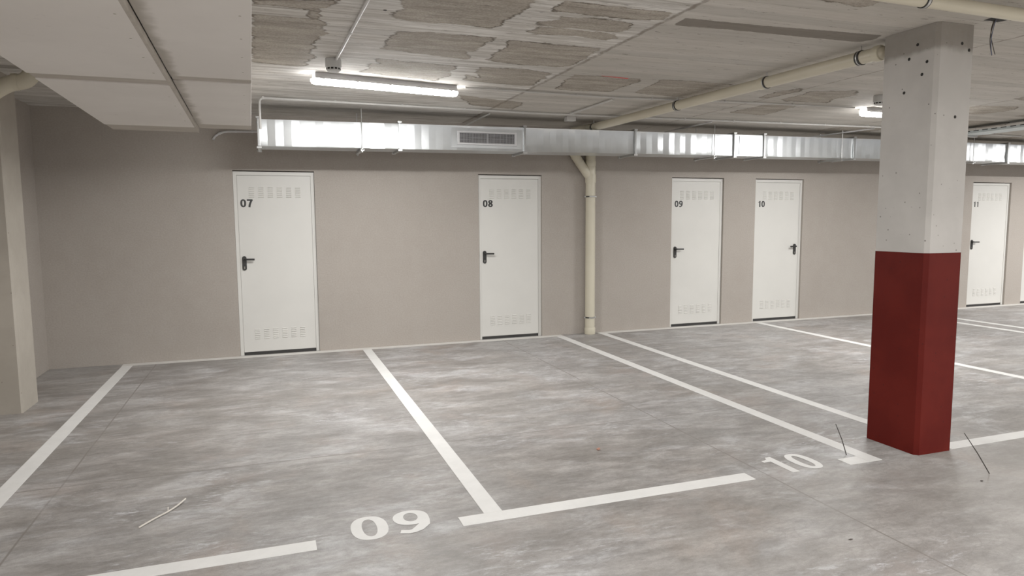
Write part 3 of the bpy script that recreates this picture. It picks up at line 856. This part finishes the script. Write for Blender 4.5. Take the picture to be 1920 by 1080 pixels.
lamp('lit LED batten lamp half hidden behind the white column top', 5.98, -2.35, 7.23, -2.35)
def detector(x, y, label):
    t = thing('gas_detector', label, 'detector', (x, y, ZC), group='ceiling detectors')
    bm = B(); lathe(bm, [(.054, -.001), (.057, -.006), (.057, -.060), (.053, -.062)], (0, 0, 0), 'z', 28)
    obj('detector_base', bm, 'detector', t, smooth=True)
    bm = B(); lathe(bm, [(.050, -.0621), (.050, -.082), (.042, -.089), (.015, -.090)], (0, 0, 0), 'z', 28)
    obj('sensing_head', bm, 'detector', t, smooth=True)
    bm = B()
    for i in range(12):
        q = 2*math.pi*(i+.5)/12; c, s = math.cos(q), math.sin(q); r = .0504
        w = .0092; v = [bm.verts.new((r*c-s*w*e, r*s+c*w*e, zz)) for e, zz in ((-1, -.079), (1, -.079), (1, -.066), (-1, -.066))]
        bm.faces.new(v)
    obj('sensor_slots', bm, 'void', t)
x, y = cz(624.5, 115)[:2]
detector(x, y-.01, 'round grey detector on the ceiling just above the lit lamp')
x, y = ceil_xy(1650, 179)
detector(x, y, 'round grey detector beside the far lamp, half behind the column')

# ------------------------------------------------------------------ cable tray right of the column
t = thing('cable_tray', 'pale perforated metal cable tray under the ceiling right of the column', 'cable tray', (8.62, -3., 2.58))
bm = B(); bx(bm, 8.50, 8.80, -6.5, -.95, 2.550, 2.552); bx(bm, 8.50, 8.502, -6.5, -.95, 2.552, 2.585); bx(bm, 8.798, 8.80, -6.5, -.95, 2.552, 2.60)
under(obj('tray_channel', bm, 'tray'), t)
bm = B()
for i in range(46): y = -1.05-i*.115; bx(bm, 8.4985, 8.4995, y-.035, y+.035, 2.573, 2.583)
under(obj('tray_slots', bm, 'void'), t)
for y in (-1.5, -3.2, -4.9):
    bm = B(); tube(bm, [(8.49, y, 2.545), (8.49, y, ZC-.001)], .005, 8); tube(bm, [(8.81, y, 2.545), (8.81, y, ZC-.001)], .005, 8); bx(bm, 8.47, 8.83, y-.015, y+.015, 2.530, 2.548)
    under(obj('tray_bracket', bm, 'steel'), t)

x, y = ceil_xy(722, 19)
bm = B(); lathe(bm, [(.011, -.0012), (.011, .0002)], (x, y, ZC), 'z', 16)
obj('bore_hole', bm, 'void', bpy.data.objects['ceiling'])
# ------------------------------------------------------------------ small loose things
# cable outlet with wires in front of the column, at the ceiling
x, y = ceil_xy(1866, 37)
t = thing('cable_outlet', 'open cable outlet with dangling cut wires beside the column head', 'cable outlet', (x, y, ZC))
bm = B(); f = [bm.verts.new(p) for p in ((-.07, -.035, -.0015), (.02, -.05, -.0015), (.075, -.02, -.0015), (.06, .03, -.0015), (-.01, .022, -.0015), (-.055, .03, -.0015))]; bm.faces.new(f)
obj('dark_opening', bm, 'void', t)
for dx, pts, mt in ((0, [(0, 0, 0), (-.022, .0, -.05), (-.034, 0, -.10), (-.030, 0, -.15), (-.010, 0, -.205)], 'wire'),
                    (0, [(.004, .01, 0), (-.016, .01, -.05), (-.012, .01, -.10), (.008, .01, -.15), (.03, .01, -.195)], 'wire'),
                    (0, [(-.006, -.01, 0), (-.028, -.01, -.06), (-.038, -.01, -.12), (-.033, -.01, -.17), (-.024, -.01, -.205)], 'wire_blue')):
    bm = B(); tube(bm, soften(pts, .03), .0022, 8); obj('loose_wire', bm, mt, t, smooth=True)

def stub(px0, py0, px1, py1, label):
    b = at(px0, py0, 2, 0); d = at(px1, py1, 1, b[1]-.02)
    bm = B(); m = (b+d)/2 + np.array([.006, 0, 0])
    tube(bm, [(b[0], b[1], .0005), tuple(m), tuple(d)], [.0032, .003, .0022], 8)
    tag(obj('wire_stub', bm, 'wire', smooth=True), label, 'wire')
stub(1587, 853, 1567, 795, 'thin dark wire standing up from the white bay line left of the red column')
stub(1855, 888, 1808, 812, 'thin dark wire standing up from the floor right of the red column')
bm = B(); tube(bm, soften([(-.655, -4.44, .006), (-.60, -4.36, .008), (-.545, -4.285, .006), (-.51, -4.235, .010), (-.475, -4.155, .014)], .03), .0042, 8)
tube(bm, [(-.545, -4.285, .006), (-.545, -4.275, .028)], .003, 6)
tag(obj('cord_piece', bm, 'string', smooth=True), 'short pale cord lying on the floor in bay 09', 'cord')
def crumb(name, x, y, s, mat, label, cat):
    bm = B(); bmesh.ops.create_icosphere(bm, subdivisions=2, radius=1)
    for v in bm.verts:
        v.co = Vector((v.co.x*s[0], v.co.y*s[1], v.co.z*s[2]))*random.uniform(.75, 1.15)
    lo = min(v.co.z for v in bm.verts)
    for v in bm.verts: v.co += Vector((x, y, -lo+.0005))
    tag(obj(name, bm, mat), label, cat)
crumb('brick_chip', 1.971, -4.198, (.014, .011, .008), 'brick', 'tiny orange brick chip on the floor inside bay 10', 'debris')
crumb('dry_leaf', 2.505, -5.736, (.013, .0045, .003), 'leaf', 'dark dry leaf scrap on the floor in front of number 10', 'debris')
crumb('dry_leaf', 3.765, -5.44, (.010, .006, .003), 'leaf', 'small dark leaf scrap on the floor before the red column', 'debris')
crumb('dry_leaf', 3.99, -5.54, (.010, .005, .003), 'leaf', 'dark leaf scrap on the floor at the right photo edge', 'debris')
# red chalk mark on the ceiling
p, q = ceil_xy(1128, 142), ceil_xy(1178, 147)
bm = B(); vs = [bm.verts.new((*c, ZC-.0012)) for c in ((p[0], p[1]+.004), (q[0], q[1]+.018), (q[0], q[1]-.016), (p[0], p[1]-.008))]; bm.faces.new(vs)
tag(obj('chalk_mark', bm, 'chalk'), 'short red chalk line on the ceiling left of the hung cream pipe', 'chalk mark')

# ------------------------------------------------------------------ light beyond the frame, world, camera
def area(x, y, power, w=1.25, h=.09, z=ZC-.06, rot=0.):
    l = bpy.data.lights.new('aisle_lamp', 'AREA'); l.shape = 'RECTANGLE'; l.size = w; l.size_y = h; l.energy = power; l.color = (1., .98, .955)
    o = bpy.data.objects.new('aisle_lamp', l); C.objects.link(o); o.location = (x, y, z); o.rotation_euler = (0, 0, rot)
for x, y, p in ((1.2, -8.6, 115), (7.8, -8.6, 85), (1.2, -12.5, 100), (5.0, -10.6, 150), (12.2, -2.35, 100), (12.8, -8.0, 90)):
    area(x, y, p)
w = bpy.data.worlds.new('world'); sc.world = w; w.use_nodes = True
w.node_tree.nodes['Background'].inputs[0].default_value = (.96, .96, 1., 1); w.node_tree.nodes['Background'].inputs[1].default_value = .20

cd = bpy.data.cameras.new('camera'); cam = bpy.data.objects.new('camera', cd); C.objects.link(cam)
cd.sensor_width = 36; cd.sensor_fit = 'HORIZONTAL'; cd.lens = FOC/1920*36; cd.clip_end = 100
m = Matrix(((_r[0], _u[0], -_f[0], 0), (_r[1], _u[1], -_f[1], -DIST), (_r[2], _u[2], -_f[2], EYE), (0, 0, 0, 1)))
cam.matrix_world = m
sc.camera = cam
sc.view_settings.view_transform = 'Standard'; sc.view_settings.look = 'None'
sc.view_settings.exposure = 0.79; sc.view_settings.gamma = 1.2
try:
    sc.cycles.use_denoising = True
    sc.cycles.adaptive_threshold = .02; sc.cycles.max_bounces = 8; sc.cycles.diffuse_bounces = 5
    sc.cycles.sample_clamp_indirect = 6.0
except Exception: pass
